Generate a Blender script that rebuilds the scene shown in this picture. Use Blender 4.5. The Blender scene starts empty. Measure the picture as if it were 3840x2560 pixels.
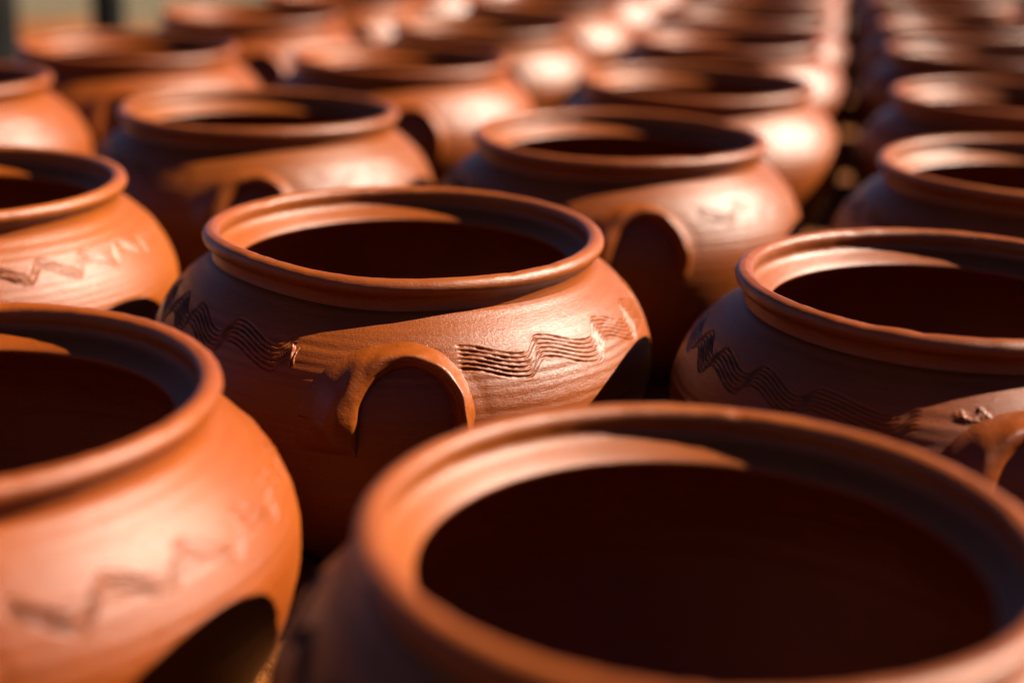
import bpy, math, random
import numpy as np
from mathutils import Matrix, Vector

sc = bpy.context.scene
R = 0.15                       # rim radius of a pot in metres; profiles below are in units of R
RIM_Z = 1.575                  # height of the rim above the ground, in R
rad = math.radians

# ------------------------------------------------------------------ camera
PITCH, ROLL, CAM_H = rad(17.876), rad(1.776), 1.8536
cd = bpy.data.cameras.new('camera'); cam = bpy.data.objects.new('camera', cd)
sc.collection.objects.link(cam); sc.camera = cam
cd.sensor_width = 36.0; cd.sensor_fit = 'HORIZONTAL'; cd.lens = 53.5055
cd.clip_start = 0.01; cd.clip_end = 500
fwd = Vector((0, math.cos(PITCH), -math.sin(PITCH)))
dn0 = Vector((0, -math.sin(PITCH), -math.cos(PITCH))); rt0 = Vector((1, 0, 0))
rt = rt0*math.cos(ROLL) - dn0*math.sin(ROLL)
up = -(rt0*math.sin(ROLL) + dn0*math.cos(ROLL))
m = Matrix((rt, up, -fwd)).transposed().to_4x4()
m.translation = Vector((0, 0, (RIM_Z+CAM_H)*R))
cam.matrix_world = m
cd.dof.use_dof = True
cd.dof.focus_distance = 6.72*R
cd.dof.aperture_fstop = 2.2
cd.dof.aperture_blades = 0

# ------------------------------------------------------------------ sky, sun, exposure
SUN_AZ, SUN_EL = rad(10.0), rad(40.0)      # azimuth from +X towards +Y
w = bpy.data.worlds.new('World'); sc.world = w; w.use_nodes = True
nt = w.node_tree; nt.nodes.clear()
sky = nt.nodes.new('ShaderNodeTexSky'); sky.sky_type = 'NISHITA'; sky.sun_disc = False
sky.altitude = 3500; sky.air_density = 0.22; sky.dust_density = 0.7; sky.ozone_density = 0.0; sky.sun_elevation = SUN_EL; sky.sun_rotation = math.pi/2 - SUN_AZ
bg = nt.nodes.new('ShaderNodeBackground'); bg.inputs['Strength'].default_value = 0.05
wo = nt.nodes.new('ShaderNodeOutputWorld')
nt.links.new(sky.outputs[0], bg.inputs[0]); nt.links.new(bg.outputs[0], wo.inputs[0])
sl = bpy.data.lights.new('sun', 'SUN'); sun = bpy.data.objects.new('sun', sl); sc.collection.objects.link(sun)
sl.energy = 5.0; sl.angle = rad(0.5); sl.color = (1.0, 0.91, 0.75)
sd = Vector((math.cos(SUN_EL)*math.cos(SUN_AZ), math.cos(SUN_EL)*math.sin(SUN_AZ), math.sin(SUN_EL)))
sun.rotation_euler = sd.to_track_quat('Z', 'Y').to_euler()
sun.location = (3, 1, 3)
vs = sc.view_settings
vs.view_transform = 'Standard'; vs.look = 'None'; vs.gamma = 1.0; vs.use_curve_mapping = False
vs.exposure = 2.5
sc.render.engine = 'CYCLES'
sc.cycles.use_denoising = True
sc.cycles.max_bounces = 8; sc.cycles.diffuse_bounces = 1; sc.cycles.glossy_bounces = 4

# ------------------------------------------------------------------ helpers
def tag(o, label=None, cat=None, group=None, kind=None):
    if label: o['label'] = label
    if cat: o['category'] = cat
    if group: o['group'] = group
    if kind: o['kind'] = kind
    return o

def mesh_from(name, V, F, mat, smooth=True):
    me = bpy.data.meshes.new(name)
    V = np.asarray(V, np.float32); F = np.asarray(F, np.int32)
    k = F.shape[1]
    me.vertices.add(len(V)); me.vertices.foreach_set('co', V.ravel())
    me.loops.add(F.size); me.loops.foreach_set('vertex_index', F.ravel())
    me.polygons.add(len(F))
    me.polygons.foreach_set('loop_start', np.arange(0, F.size, k, dtype=np.int32))
    me.polygons.foreach_set('use_smooth', np.full(len(F), smooth, dtype=bool))
    me.materials.append(mat); me.update(calc_edges=True); me.validate()
    return me

def link(name, me, parent=None):
    o = bpy.data.objects.new(name, me); sc.collection.objects.link(o)
    if parent: o.parent = parent
    return o

def grid_faces(nr, nc, wrap_c=True, wrap_r=False):
    r = np.arange(nr if wrap_r else nr-1); c = np.arange(nc if wrap_c else nc-1)
    rr, cc = np.meshgrid(r, c, indexing='ij'); rr = rr.ravel(); cc = cc.ravel()
    r1 = (rr+1) % nr; c1 = (cc+1) % nc
    return np.stack([rr*nc+cc, rr*nc+c1, r1*nc+c1, r1*nc+cc], 1)

def catmull(P, n):
    P = np.asarray(P, float); out = []
    Q = np.vstack([2*P[0]-P[1], P, 2*P[-1]-P[-2]])
    for i in range(1, len(Q)-2):
        t = np.linspace(0, 1, n, endpoint=False)[:, None]
        a, b, c, d = Q[i-1], Q[i], Q[i+1], Q[i+2]
        out.append(.5*((2*b)+(c-a)*t+(2*a-5*b+4*c-d)*t*t+(3*b-a-3*c+d)*t**3))
    out.append(P[-1:]); return np.vstack(out)

def arc(P): return np.concatenate([[0], np.cumsum(np.hypot(*np.diff(P, axis=0).T))])
def sstep(a, b, x):
    t = np.clip((x-a)/(b-a), 0, 1); return t*t*(3-2*t)

# ------------------------------------------------------------------ materials
def clay(name, streak=1.0, smear=0.0):
    M = bpy.data.materials.new(name); M.use_nodes = True
    t = M.node_tree; N = t.nodes; L = t.links; N.clear()
    out = N.new('ShaderNodeOutputMaterial'); B = N.new('ShaderNodeBsdfPrincipled')
    L.new(B.outputs[0], out.inputs[0])
    tc = N.new('ShaderNodeTexCoord'); oi = N.new('ShaderNodeObjectInfo')
    def mapn(s, rot=(0, 0, 0)):
        mp = N.new('ShaderNodeMapping'); mp.inputs['Scale'].default_value = s; mp.inputs['Rotation'].default_value = rot
        L.new(tc.outputs['Object'], mp.inputs[0]); return mp
    def noise(mp, scale, detail, rough=.55):
        n = N.new('ShaderNodeTexNoise'); n.inputs['Scale'].default_value = scale
        n.inputs['Detail'].default_value = detail; n.inputs['Roughness'].default_value = rough
        L.new(mp.outputs[0], n.inputs[0]); return n
    def ramp(src, stops):
        r = N.new('ShaderNodeValToRGB'); e = r.color_ramp.elements
        e[0].position, e[0].color = stops[0]; e[1].position, e[1].color = stops[-1]
        for p, c in stops[1:-1]:
            x = e.new(p); x.color = c
        L.new(src, r.inputs[0]); return r
    def mth(op, a, b, clamp=False):
        n = N.new('ShaderNodeMath'); n.operation = op; n.use_clamp = clamp
        for i, v in enumerate((a, b)):
            if isinstance(v, (int, float)): n.inputs[i].default_value = v
            else: L.new(v, n.inputs[i])
        return n.outputs[0]
    mi = mapn((1, 1, 1)); ms = mapn((1, 1, 16)); mf = mapn((1, 1, 22))
    big = noise(mi, 9, 3); st = noise(ms, 26, 5, .65); fine = noise(mf, 110, 4, .6)
    grain = noise(mi, 520, 4, .7); lump = noise(mi, 120, 3, .5)
    vor = N.new('ShaderNodeTexVoronoi'); vor.inputs['Scale'].default_value = 210
    L.new(mi.outputs[0], vor.inputs[0])
    # colour: fired-clay red-orange, blotches, throwing streaks, a little pale dust
    c1 = ramp(big.outputs[0], [(.3, (.098, .0178, .0004, 1)), (.7, (.134, .0278, .0009, 1))])
    c2 = ramp(st.outputs[0], [(.35, (.78, .76, .74, 1)), (.62, (1.06, 1.04, 1.02, 1))])
    mx = N.new('ShaderNodeMix'); mx.data_type = 'RGBA'; mx.blend_type = 'MULTIPLY'; mx.inputs[0].default_value = .4
    L.new(c1.outputs[0], mx.inputs[6]); L.new(c2.outputs[0], mx.inputs[7])
    mo = N.new('ShaderNodeMix'); mo.data_type = 'RGBA'; mo.blend_type = 'MULTIPLY'; mo.inputs[0].default_value = 1
    L.new(mx.outputs[2], mo.inputs[6]); L.new(oi.outputs['Color'], mo.inputs[7])
    du = ramp(grain.outputs[0], [(.62, (0, 0, 0, 1)), (.8, (1, 1, 1, 1))])
    md = N.new('ShaderNodeMix'); md.data_type = 'RGBA'; md.inputs[7].default_value = (.17, .044, .005, 1)
    L.new(mth('MULTIPLY', du.outputs[0], .35), md.inputs[0]); L.new(mo.outputs[2], md.inputs[6])
    L.new(md.outputs[2], B.inputs['Base Color'])
    rr = mth('ADD', mth('MULTIPLY', st.outputs[0], .14), .27)
    rr = mth('ADD', rr, mth('MULTIPLY', grain.outputs[0], .10))
    L.new(rr, B.inputs['Roughness'])
    B.inputs['IOR'].default_value = 1.5
    B.inputs['Specular IOR Level'].default_value = 0.27
    h = mth('ADD', mth('MULTIPLY', st.outputs[0], .07*streak), mth('MULTIPLY', fine.outputs[0], .32*streak))
    h = mth('ADD', h, mth('MULTIPLY', grain.outputs[0], .36))
    h = mth('ADD', h, mth('MULTIPLY', lump.outputs[0], .18+.5*smear))
    pit = ramp(vor.outputs['Distance'], [(.0, (1, 1, 1, 1)), (.14, (0, 0, 0, 1))])
    msk = ramp(lump.outputs[0], [(.58, (0, 0, 0, 1)), (.66, (1, 1, 1, 1))])
    h = mth('ADD', h, mth('MULTIPLY', mth('MULTIPLY', pit.outputs[0], msk.outputs[0]), -.5))
    bp = N.new('ShaderNodeBump'); bp.inputs['Strength'].default_value = .75; bp.inputs['Distance'].default_value = .0012
    L.new(h, bp.inputs['Height']); L.new(bp.outputs[0], B.inputs['Normal'])
    return M

M_BODY = clay('terracotta_thrown'); M_HAND = clay('terracotta_smeared', .35, 1.0)

def simple(name, stops, scale, rough, bump=0, bscale=200):
    M = bpy.data.materials.new(name); M.use_nodes = True
    t = M.node_tree; N = t.nodes; L = t.links; B = N['Principled BSDF']
    tc = N.new('ShaderNodeTexCoord'); n = N.new('ShaderNodeTexNoise'); n.inputs['Scale'].default_value = scale
    n.inputs['Detail'].default_value = 8; L.new(tc.outputs['Object'], n.inputs[0])
    r = N.new('ShaderNodeValToRGB'); e = r.color_ramp.elements
    e[0].position, e[0].color = stops[0]; e[1].position, e[1].color = stops[1]
    L.new(n.outputs[0], r.inputs[0]); L.new(r.outputs[0], B.inputs['Base Color'])
    B.inputs['Roughness'].default_value = rough; B.inputs['Specular IOR Level'].default_value = .08
    if bump:
        n2 = N.new('ShaderNodeTexNoise'); n2.inputs['Scale'].default_value = bscale; n2.inputs['Detail'].default_value = 8
        L.new(tc.outputs['Object'], n2.inputs[0])
        b = N.new('ShaderNodeBump'); b.inputs['Distance'].default_value = bump; L.new(n2.outputs[0], b.inputs['Height'])
        L.new(b.outputs[0], B.inputs['Normal'])
    return M
M_GROUND = simple('dry_earth', [(.35, (.07, .020, .003, 1)), (.7, (.13, .038, .006, 1))], 3, .95, .01, 60)
def pale_far(M):
    """the reddish yard earth gives way to pale dry ground some metres off"""
    t = M.node_tree; N = t.nodes; L = t.links; B = N['Principled BSDF']
    old = B.inputs['Base Color'].links[0].from_socket
    tc = N.new('ShaderNodeTexCoord'); sp = N.new('ShaderNodeSeparateXYZ'); L.new(tc.outputs['Object'], sp.inputs[0])
    n = N.new('ShaderNodeTexNoise'); n.inputs['Scale'].default_value = 1.3; n.inputs['Detail'].default_value = 6
    L.new(tc.outputs['Object'], n.inputs[0])
    a = N.new('ShaderNodeMath'); a.operation = 'MULTIPLY_ADD'; a.inputs[1].default_value = 1.2
    L.new(n.outputs[0], a.inputs[0]); L.new(sp.outputs[1], a.inputs[2])
    r = N.new('ShaderNodeMapRange'); r.inputs[1].default_value = 4.9; r.inputs[2].default_value = 5.3
    L.new(a.outputs[0], r.inputs[0])
    x = N.new('ShaderNodeMix'); x.data_type = 'RGBA'; x.inputs[7].default_value = (.055, .043, .025, 1)
    L.new(r.outputs[0], x.inputs[0]); L.new(old, x.inputs[6]); L.new(x.outputs[2], B.inputs['Base Color'])
pale_far(M_GROUND)
M_BARK = simple('dark_bark', [(.35, (.0015, .0012, .001, 1)), (.7, (.004, .003, .002, 1))], 12, .9, .01, 40)

# ------------------------------------------------------------------ ground
V = [(x, y, 0) for y in np.linspace(-20, 150, 18) for x in np.linspace(-90, 90, 19)]
g = link('ground', mesh_from('ground', V, grid_faces(18, 19, False), M_GROUND, False)); tag(g, kind='structure')

# ------------------------------------------------------------------ the pots
OUT = [(.935, -.10), (.973, -.115), (1.003, -.140), (1.045, -.18), (1.098, -.24), (1.148, -.31), (1.20, -.43), (1.222, -.56),
       (1.208, -.72), (1.15, -.93), (1.03, -1.16), (.86, -1.37), (.68, -1.515), (.615, -1.56), (.56, -1.575)]
INN = [(.52, -1.49), (.66, -1.42), (.82, -1.28), (.98, -1.08), (1.08, -.88), (1.13, -.70), (1.14, -.55), (1.115, -.4),
       (1.05, -.28), (.96, -.195), (.9, -.152), (.885, -.135)]
RIM = [(.955, .045), (.979, .039), (.994, .026), (1.0, .008), (.996, -.010), (.984, -.027), (.968, -.041), (.958, -.058), (.953, -.085), (.953, -.112),
       (.945, -.135), (.91, -.150), (.87, -.150), (.842, -.138), (.829, -.124), (.832, -.113), (.852, -.098), (.880, -.082), (.905, -.068),
       (.921, -.053), (.926, -.033), (.919, -.008), (.917, .016), (.928, .035)]
OUT = [(r, z) if z > -.12 else (.95+(r-.95)*(1+.17*min(1, (-z-.12)/.06)*(1 if z > -1 else max(0, (z+1.575)/.575))), z) for r, z in OUT]
INN = [(r+.04*max(0, 1-abs(z+.6)/.7), z) for r, z in INN]
OUTC = catmull(OUT, 40); OUTS = arc(OUTC)
def out_r(s): return np.interp(s, OUTS, OUTC[:, 0])
def out_z(s): return np.interp(s, OUTS, OUTC[:, 1])
def s_of_z(z): return np.interp(-z, -OUTC[:, 1], OUTS)

class Spec:
    """one hand-thrown pot shape: warps, comb strokes, handle"""
    def __init__(self, seed, warp=1.0, haz=0.0, strokes=None, dz_bumps=(), hand_h=.088, top_z=-.294):
        rn = random.Random(seed); self.rn = rn; self.seed = seed
        self.e = [(k, rn.uniform(.2, 1)*.006*warp/k**.5, rn.uniform(0, 6.28)) for k in (2, 3, 5)]
        self.zw = [(k, rn.uniform(.3, 1)*.010*warp/k**.7, rn.uniform(0, 6.28)) for k in (1, 2, 3, 4)]
        self.dzb = dz_bumps
        self.rows = [(rn.uniform(5, 60), rn.uniform(.0002, .0006), rn.uniform(0, 6.28)) for _ in range(7)]
        self.haz = haz                     # handle offset from -90 degrees, in degrees
        self.hand_h = hand_h; self.top_z = top_z
        self.strokes = strokes or self.auto_strokes(rn)
    def auto_strokes(self, rn):
        out = []
        for base in (-90, 90):             # a stroke from one handle round to the next
            a = base+self.haz+rn.uniform(15, 19); end = base+self.haz+180-rn.uniform(20, 25)
            cr = [a]
            while cr[-1] < end: cr.append(cr[-1]+rn.uniform(14, 20))
            out.append((a, end, cr, -.222+rn.uniform(-.012, .012), rn.uniform(.05, .066), 5, .0165))
        return out
    def warp(self, az, r, z):
        f = sum(a*np.cos(k*az+p) for k, a, p in self.e)
        fade = sstep(-.9, 0, z)
        dz = sum(a*np.cos(k*az+p) for k, a, p in self.zw)
        for c, wd, amp in self.dzb:
            d = (np.degrees(az)-c+180) % 360-180
            dz = dz+amp*np.exp(-(d/wd)**2)
        return r*(1+f), z+dz*fade
    def ridges(self, z):
        return sum(a*np.sin(k*z*3+p) for k, a, p in self.rows)
    def groove(self, az, s):
        """relief of the six-tooth comb strokes on the shoulder"""
        deg = np.degrees(az); rel = np.zeros_like(az*s)
        for a, end, cr, z0, amp, nl, pit in self.strokes:
            d = (deg-a) % 360+a
            cr = np.asarray(cr, float)
            ph = np.interp(d, cr, np.arange(len(cr))); f = ph % 1
            k_ = .75 if nl == 6 else .69
            q = np.where(f < k_, .5-.5*np.cos(np.pi*f/k_), .5+.5*np.cos(np.pi*(f-k_)/(1-k_)))
            q = np.where(d > cr[-1], 0, q)
            top = s_of_z(z0)+amp*1.2*q + .006*np.sin(d*.21+self.seed)
            inside = sstep(a-.3, a+1.2, d)*(1-sstep(end-1.5, end+.3, d))
            inside = inside*np.where(d > end+1, 0, 1)
            for k in range(nl):
                u = (s-top-k*pit)/(pit*.28)
                dep = (.0082 if nl == 6 else .0118)*(1+.25*np.sin(d*.9+k*2.1)+.2*np.sin(d*2.7+k*4.7+self.seed))
                rel += inside*(-dep*np.exp(-u*u)+dep*.24*np.exp(-((np.abs(u)-1.75)/.6)**2))
        return rel
    def dent(self, az, s):
        rel = 0
        for base in (-90, 90):
            d = (np.degrees(az)-base-self.haz+180) % 360-180
            x = np.radians(d)*1.2; sy = s-(s_of_z(self.top_z)+.20)
            rel = rel-.007*np.exp(-((x/.155)**4+((sy+.04)/.14)**4))
            # shallow finger smear around the lug
            rr = np.hypot(x/.33, (sy-.02)/.30)
            rel = rel-.003*np.exp(-((rr-1.0)/.10)**2)*(1-sstep(-.05, .2, sy))
        return rel
    def finish(self, az, r, z):
        r, z = self.warp(az, r, z)
        return np.stack([r*np.cos(az), r*np.sin(az), z], -1)*R

def body_mesh(S, naz, ds_band, ds):
    s0, s1 = s_of_z(-.16), s_of_z(-.50)
    sv = np.unique(np.round(np.concatenate([np.arange(0, s0, ds*.5), np.arange(s0, s1, ds_band), np.arange(s1, s_of_z(-.72), ds_band*2), np.arange(s_of_z(-.72), OUTS[-1], ds), [OUTS[-1]]]), 6))
    sv = sv[np.concatenate([[True], np.diff(sv) > ds_band*.4])]
    az = np.linspace(0, 2*np.pi, naz, endpoint=False)
    A, Sg = np.meshgrid(az, sv)
    r = out_r(Sg); z = out_z(Sg)
    dr = np.gradient(r, axis=0)/np.gradient(Sg, axis=0); dz = np.gradient(z, axis=0)/np.gradient(Sg, axis=0)
    nl = np.hypot(dr, dz); nr, nz = -dz/nl, dr/nl
    disp = (S.groove(A, Sg)+S.dent(A, Sg))*sstep(-.1, -.13, z)+S.ridges(z)*sstep(-.1, -.2, z)
    P1 = S.finish(A, r+nr*disp, z+nz*disp)
    C = catmull(INN, 6)
    A2, I2 = np.meshgrid(az, np.arange(len(C)))
    r2 = C[I2, 0]+S.ridges(C[I2, 1])*2.5; P2 = S.finish(A2, r2, C[I2, 1])
    nrow = len(sv)+len(C)
    V = np.concatenate([P1.reshape(-1, 3), P2.reshape(-1, 3)])
    F = grid_faces(nrow, naz, True, True)[:, ::-1]
    # drop the strip joining outer foot to inner floor; close both with discs
    rows = np.repeat(np.arange(nrow), naz); F = F[rows != len(sv)-1]
    n0 = len(V)
    V = np.concatenate([V, [[0, 0, -1.575*R], [0, 0, -1.5*R]]])
    j = np.arange(naz); j1 = (j+1) % naz
    b = (len(sv)-1)*naz; t = len(sv)*naz
    D1 = np.stack([np.full(naz, n0), b+j1, b+j, b+j], 1); D2 = np.stack([np.full(naz, n0+1), t+j, t+j1, t+j1], 1)
    me = bpy.data.meshes.new('body')
    tri = np.concatenate([D1[:, :3], D2[:, :3]])
    nq = len(F)
    me.vertices.add(len(V)); me.vertices.foreach_set('co', np.asarray(V, np.float32).ravel())
    loops = np.concatenate([F.ravel(), tri.ravel()]).astype(np.int32)
    me.loops.add(len(loops)); me.loops.foreach_set('vertex_index', loops)
    me.polygons.add(nq+len(tri))
    me.polygons.foreach_set('loop_start', np.concatenate([np.arange(nq)*4, nq*4+np.arange(len(tri))*3]).astype(np.int32))
    me.polygons.foreach_set('use_smooth', np.ones(nq+len(tri), dtype=bool))
    me.materials.append(M_BODY); me.update(calc_edges=True); me.validate()
    return me

def rim_mesh(S, naz, n):
    C = catmull(RIM+[RIM[0]], n)[:-1]
    az = np.linspace(0, 2*np.pi, naz, endpoint=False)
    A, I = np.meshgrid(az, np.arange(len(C)))
    rn = random.Random(S.seed+900)
    wv = sum(rn.uniform(.0002, .0006)*np.sin(k*A+rn.uniform(0, 6.28)+I*rn.uniform(-.08, .08)) for k in (7, 11, 17, 26, 41, 63))
    nick = 0
    for _ in range(9):
        c, wd, dp, r0 = rn.uniform(0, 360), rn.uniform(1.2, 4), rn.uniform(.003, .008), rn.choice((0, len(C)-2, 3*n))
        dd = (np.degrees(A)-c+180) % 360-180; di = (I-r0+len(C)/2) % len(C)-len(C)/2
        nick = nick+dp*np.exp(-(dd/wd)**2-(di/(1.3*n))**2)*(1+.6*np.sin(dd*3+c))
    cr, cz = C[I, 0], C[I, 1]; vr, vz = cr-.945, cz-.0; vl = np.hypot(vr, vz)+1e-6
    up = (cz > -.06)
    P = S.finish(A, cr+vr/vl*(wv-nick)*up, cz+vz/vl*(wv-nick)*up)
    return mesh_from('rim', P.reshape(-1, 3), grid_faces(len(C), naz, True, True)[:, ::-1], M_BODY)

SEC = [(-.012, -.25), (-.003, .1), (.0, .42), (.008, .60), (.03, .82), (.058, .98), (.08, 1.0), (.10, .88), (.128, .6), (.165, .28), (.21, .04), (.25, -.14)]
def handle_mesh(S, base, nt, ns, seed):
    rn = random.Random(seed); p1, p2, p3 = (rn.uniform(0, 6.28) for _ in range(3))
    C = catmull(SEC, ns); C = np.vstack([C])
    th = np.linspace(0, 1, nt)
    hw, hg = .200, .27
    s_top = s_of_z(S.top_z)
    ang = np.pi*(1-th)
    px = hw*np.cos(ang)*(1+.03*np.sin(3*ang+p1)); ps = s_top+hg-hg*np.sin(ang)**.85
    # legs run a little further down
    leg = .20
    px = np.concatenate([[px[0]*1.04, px[0]*1.02], px, [px[-1]*1.02, px[-1]*1.04]])
    ps = np.concatenate([[ps[0]+leg, ps[0]+leg/2], ps, [ps[-1]+leg/2, ps[-1]+leg]])
    # resample evenly
    P = catmull(np.stack([px, ps], 1)[::2], 8); a = arc(P); t = np.linspace(0, a[-1], nt)
    px = np.interp(t, a, P[:, 0]); ps = np.interp(t, a, P[:, 1]); u = t/a[-1]
    tx, ty = np.gradient(px, t), np.gradient(ps, t); l = np.hypot(tx, ty); nx, ny = ty/l, -tx/l
    Hh = S.hand_h*np.interp(u, np.linspace(0, 1, 101), np.convolve(np.pad(np.interp(np.linspace(0, 1, 101), [0, .06, .14, .3, .5, .72, .86, .94, 1], [-.4, .15, .65, .95, 1, 1.05, 1.2, .8, -.2]), 5, 'edge'), np.ones(11)/11, 'valid'))*(1+.05*np.sin(9*u+p2))
    Ww = np.interp(u, [0, .25, .5, .75, 1], [1.35, 1.15, .58, .42, .36])
    U, K = np.meshgrid(np.arange(nt), np.arange(len(C)), indexing='ij')
    n = C[K, 0]*np.where(C[K, 0] > .02, Ww[U], 1); h = C[K, 1]*np.maximum(Hh[U], 0)+np.minimum(Hh[U], 0)*1.5
    wob = .004*np.sin(23*u[U]+p1+K*.2)+.003*np.sin(61*u[U]+p3-K*.3)
    X = px[U]+nx[U]*(n+wob*.5); Sg = ps[U]+ny[U]*(n+wob*.5); h = h+wob*.5*(C[K, 1] > .1)
    r = out_r(Sg); z = out_z(Sg)
    az = rad(base+S.haz)+X/1.2
    e = .004
    dr = (out_r(Sg+e)-out_r(Sg-e)); dz = (out_z(Sg+e)-out_z(Sg-e)); nl = np.hypot(dr, dz)
    nr, nz = -dz/nl, dr/nl
    nz = nz*.55; q = np.hypot(nr, nz); nr, nz = nr/q, nz/q
    Pt = S.finish(az, r+nr*h, z+nz*h)
    return mesh_from('handle', Pt.reshape(-1, 3), grid_faces(nt, len(C), False)[:, ::-1], M_HAND)

def lump_mesh(seed, sx, sy, sz, n=14, rough=.5):
    rn = np.random.RandomState(seed)
    th = np.linspace(0, np.pi, n); ph = np.linspace(0, 2*np.pi, 2*n, endpoint=False)
    T, Pp = np.meshgrid(th, ph, indexing='ij')
    d = np.stack([np.sin(T)*np.cos(Pp), np.sin(T)*np.sin(Pp), np.cos(T)], -1)
    k = rn.normal(size=(10, 3))*4; o = rn.uniform(0, 6.28, 10)
    f = 1+rough*.22*sum(np.sin(d@k[i]+o[i]) for i in range(10))/1.6
    return mesh_from('crumb', (d*f[..., None]*np.array([sx, sy, sz])).reshape(-1, 3), grid_faces(n, 2*n)[:, ::-1], M_HAND)

def make_pot(S, hi):
    q = {3: (1000, .0042, .02, 360, 5, 120, 4), 2: (640, .0055, .03, 240, 4, 80, 3), 1: (320, .011, .05, 160, 3, 48, 2)}[hi]
    return dict(body=[body_mesh(S, q[0], q[1], q[2])], rim=[rim_mesh(S, q[3], q[4])],
                handle=[handle_mesh(S, -90, q[5], q[6], S.seed*7+1), handle_mesh(S, 90, q[5], q[6], S.seed*7+2)])

def place(meshes, x, y, label, rot=0, tint=(1, 1, 1), scale=1.0, lean=(0, 0)):
    e = bpy.data.objects.new('clay_pot', None); sc.collection.objects.link(e)
    e.empty_display_size = .05
    e.location = (x*R, y*R, 0); e.rotation_euler = (rad(lean[0]), rad(lean[1]), rad(rot)); e.scale = (1, 1, scale)
    tag(e, label, 'pot', 'terracotta pots set out in rows')
    for nm, lst in meshes.items():
        for me in lst:
            o = link(nm, me, e); o.location = (0, 0, RIM_Z*R); o.color = (*tint, 1)
    return e

# the pots close to the focus each have a shape of their own
SA = Spec(11, .55, 5, strokes=[
    (-74, 66, [-74, -53.5, -33, -15, 2, 20, 37, 55, 72], -.222, .066, 6, .0218),
    (108, 249.5, [100, 118, 136, 154, 172, 190, 205, 216, 232, 249.4, 262], -.215, .066, 6, .0218)],
    dz_bumps=((-138, 28, .024), (-95, 16, -.006)), hand_h=.098)
PA = make_pot(SA, 3)
SH = Spec(23, .5, 4, strokes=[(-68, 60, [-68, -50, -33, -15, 2, 20, 37, 55, 72], -.225, .054, 6, .020), (112, 250, [104, 120, 136, 153, 169, 185, 197, 212, 228, 250, 262], -.222, .054, 6, .020)]); PH = make_pot(SH, 3)
SC = Spec(31, .6, 12, strokes=[(-61, 62, [-61, -46, -31, -16, -1, 14, 29, 45, 62], -.255, .076, 5, .0150), (116, 256, [116, 132, 147, 163, 178, 194, 210, 226, 242, 258], -.25, .085, 5, .015)]); PC = make_pot(SC, 3)
SD = Spec(47, .6, 12, strokes=[(-60, 62, [-60, -46, -33, -19, -5, 9, 23, 37, 52, 66], -.203, .066, 5, .0150), (116, 256, [116, 132, 147, 163, 178, 194, 210, 226, 242, 258], -.21, .08, 5, .015)]); PD = make_pot(SD, 3)
SG = Spec(59, .6, 5, hand_h=.1); PG = make_pot(SG, 2)
SB = Spec(61, .35, 0); PB = make_pot(SB, 2)
FAR = [make_pot(Spec(s, .7, 0), 1) for s in (71, 83, 97)]

rnd = random.Random(5)
def tint():
    k = rnd.uniform(.84, 1.08); return (k*rnd.uniform(.97, 1.03), k*rnd.uniform(.95, 1.05), k*rnd.uniform(.92, 1.06))

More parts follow.
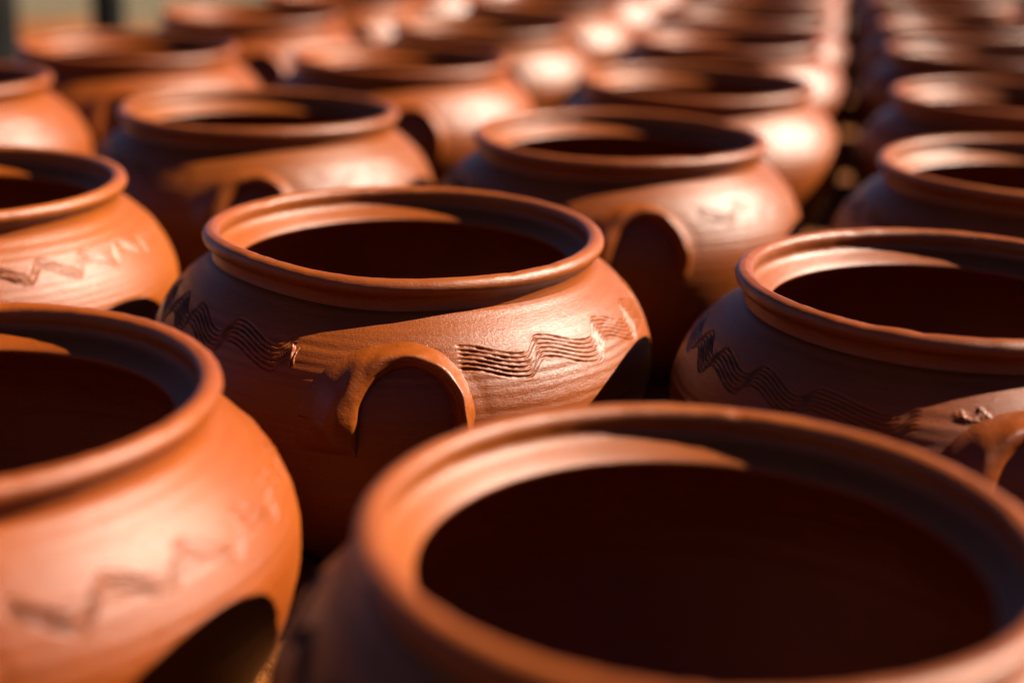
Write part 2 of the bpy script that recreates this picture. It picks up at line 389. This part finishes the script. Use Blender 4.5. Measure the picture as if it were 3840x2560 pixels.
pots = {}
pots['A'] = place(PA, -.552, 7.43, 'sharp terracotta pot at the centre with an arched lug handle facing the front', tint=(1, 1, 1))
pots['H'] = place(PH, 2.028, 6.781, 'pot right of the sharp central one, cut by the right edge, crumb on its shoulder', tint=(.93, .9, .92))
pots['B'] = place(PB, .566, 4.003, 'nearest and largest pot, open mouth filling the lower right corner', tint=tint())
pots['C'] = place(PC, -2.015, 4.956, 'large blurred pot in the lower left corner with sunlit shoulder', tint=tint())
pots['D'] = place(PD, -3.188, 8.273, 'pot at the left edge directly left of the sharp central one', tint=tint())
pots['G'] = place(PG, .69, 10.316, 'slightly blurred pot just behind the sharp one to its right', tint=tint())
far = [
 ('F', -1.88, 10.912, 'blurred pot just behind the sharp one to its left'),
 ('E', -4.669, 11.864, 'pot at the left edge in the row behind, only its right third in view'),
 ('I', 3.343, 9.677, 'second pot along the right edge, counted from the front, behind the crumb-marked pot'),
 ('J', 4.133, 12.734, 'third pot along the right edge, counted from the front'),
 ('K', 4.75, 15.75, 'fourth pot along the right edge, counted from the front'),
 ('L', 5.35, 18.75, 'fifth pot along the right edge, counted from the front'),
 ('M', 5.9, 21.75, 'sixth pot along the right edge, at the top of the picture'),
 ('P', 1.505, 13.055, 'pot standing behind the slightly blurred one right of centre'),
 ('Q', 2.18, 16.1, 'second pot up the column behind the slightly blurred one right of centre'),
 ('Q2', 2.8, 19.1, 'third pot up the column behind the slightly blurred one right of centre'),
 ('Q3', 3.4, 22.1, 'last pot in view up the column right of centre, at the top edge'),
 ('O', -1.103, 13.978, 'pot behind the blurred one left of centre, near the middle of the back rows'),
 ('V', -.42, 16.9, 'second pot up the column behind the blurred one left of centre'),
 ('X', .25, 19.9, 'third pot up the column behind the blurred one left of centre, at the top edge'),
 ('Y', .9, 22.9, 'last pot up the column left of centre, almost hidden at the top edge'),
 ('N', -3.66, 14.25, 'blurred pot at the upper left with dark ground showing behind its rim'),
 ('S', -3.0, 17.2, 'pot behind the upper left one, its rim cut by the top edge'),
 ('S2', -2.35, 20.2, 'second pot behind the upper left one, beyond the top edge'),
 ('Q4', 4.0, 25.1, 'pot one row beyond the last in the column right of centre'),
 ('Q5', 4.6, 28.1, 'pot two rows beyond the last in the column right of centre'),
 ('M2', 6.5, 24.75, 'seventh pot along the right edge, a sliver at the top'),
 ('M3', 7.1, 27.75, 'eighth pot along the right edge, beyond the top of the picture'),
 ('Y2', 1.5, 25.9, 'pot one row beyond the last in the column left of centre'),
 ('Y3', 2.1, 28.9, 'pot two rows beyond the last in the column left of centre'),
 ('S3', -1.75, 23.2, 'third pot behind the upper left one, beyond the top edge'),
 ('S4', -1.1, 26.2, 'fourth pot behind the upper left one, beyond the top edge'),
 ('W1', 8.0, 17.95, 'pot in the top right corner, right of the fifth along the right edge'),
 ('W2', 8.6, 20.95, 'pot above the top right corner, right of the sixth along the right edge'),
 ('W3', 9.2, 23.95, 'farthest pot beyond the top right corner'),
 ('W4', 9.8, 26.95, 'pot one row beyond the farthest in the top right corner'),
 ('Z', 4.75, 5.9, 'pot right of the crumb-marked one, just outside the right edge'),
 ('Z2', 6.0, 8.8, 'pot right of the second one along the right edge, outside the view'),
 ('Z3', 6.8, 11.9, 'pot right of the third one along the right edge, outside the view'),
 ('Z4', 7.4, 14.9, 'pot right of the fourth one along the right edge, outside the view'),
 ('Z5', 3.25, 3.15, 'pot right of the nearest one, outside the right edge'),
]
for i, (k, x, y, lab) in enumerate(far):
    pots[k] = place(FAR[i % 3], x, y, lab, rot=rnd.uniform(8, 16), tint=tint(), scale=1+rnd.uniform(-.02, .02) if k not in 'FEIJPNO' else 1.0, lean=(rnd.uniform(-.8, .8), rnd.uniform(-.8, .8)))

# ------------------------------------------------------------------ dark posts beyond the upper left pots
def post(x, y, rd, h, seed, label):
    rn = random.Random(seed); n = 28; zs = [0, .02, .25, .5, .75, .96, 1.0]; V = []
    ph = [rn.uniform(0, 6.28) for _ in range(4)]
    for k, t in enumerate(zs):
        rr = rd*R*(1.06-.12*t)*(1 if k < 6 else .86)
        for i in range(n):
            a = 2*math.pi*i/n
            q = rr*(1+.05*math.sin(3*a+ph[0]+t)+.03*math.sin(7*a+ph[1]-2*t)+.02*math.sin(13*a+ph[2]))
            V.append((q*math.cos(a)+.02*t*math.sin(ph[3]), q*math.sin(a), h*t))
    me = mesh_from('wooden_post', V, grid_faces(len(zs), n), M_BARK)
    import bmesh
    bm = bmesh.new(); bm.from_mesh(me); bm.verts.ensure_lookup_table()
    bm.faces.new([bm.verts[(len(zs)-1)*n+i] for i in range(n)]); bm.faces.new([bm.verts[i] for i in reversed(range(n))])
    bm.to_mesh(me); bm.free()
    o = link('wooden_post', me); o.location = (x*R, y*R, -.01)
    return tag(o, label, 'post', 'dark posts beyond the pots')
post(-7.85, 22, .56, .9, 1, 'thick dark blurred post in the upper left corner of the picture')
post(-6.6, 24.6, .25, .9, 2, 'thin dark blurred post above the upper left pot, right of the pale ground')

# ------------------------------------------------------------------ torn clay left on two pots
def crumb(P, S, az, z, sx, sy, sz, seed):
    s_ = s_of_z(z); r = float(out_r(s_)); a = rad(az)
    r2, z2 = S.warp(np.array(a), np.array(r), np.array(z))
    o = link('clay_crumb', lump_mesh(seed, sx*R, sz*R, sy*R, 18, 2.1), P)
    o.location = (float(r2)*R*math.cos(a), float(r2)*R*math.sin(a), (RIM_Z+float(z2))*R)
    e = .01; t = math.atan2(float(out_r(s_+e)-out_r(s_-e)), float(out_z(s_-e)-out_z(s_+e)))
    o.rotation_euler = (Matrix.Rotation(a+math.pi/2, 3, 'Z') @ Matrix.Rotation(-t, 3, 'X')).to_euler()
    return o
crumb(pots['A'], SA, -110.2, -.285, .014, .034, .016, 3)
for k, (da, dz, sx, sy) in enumerate([(-2.6, 0, .030, .022), (0, -.016, .034, .018), (2.4, .004, .022, .026), (1.2, .022, .018, .012)]):
    crumb(pots['H'], SH, -99.5+da, -.232+dz, sx*.62, sy*.62, .0042, 10+k)
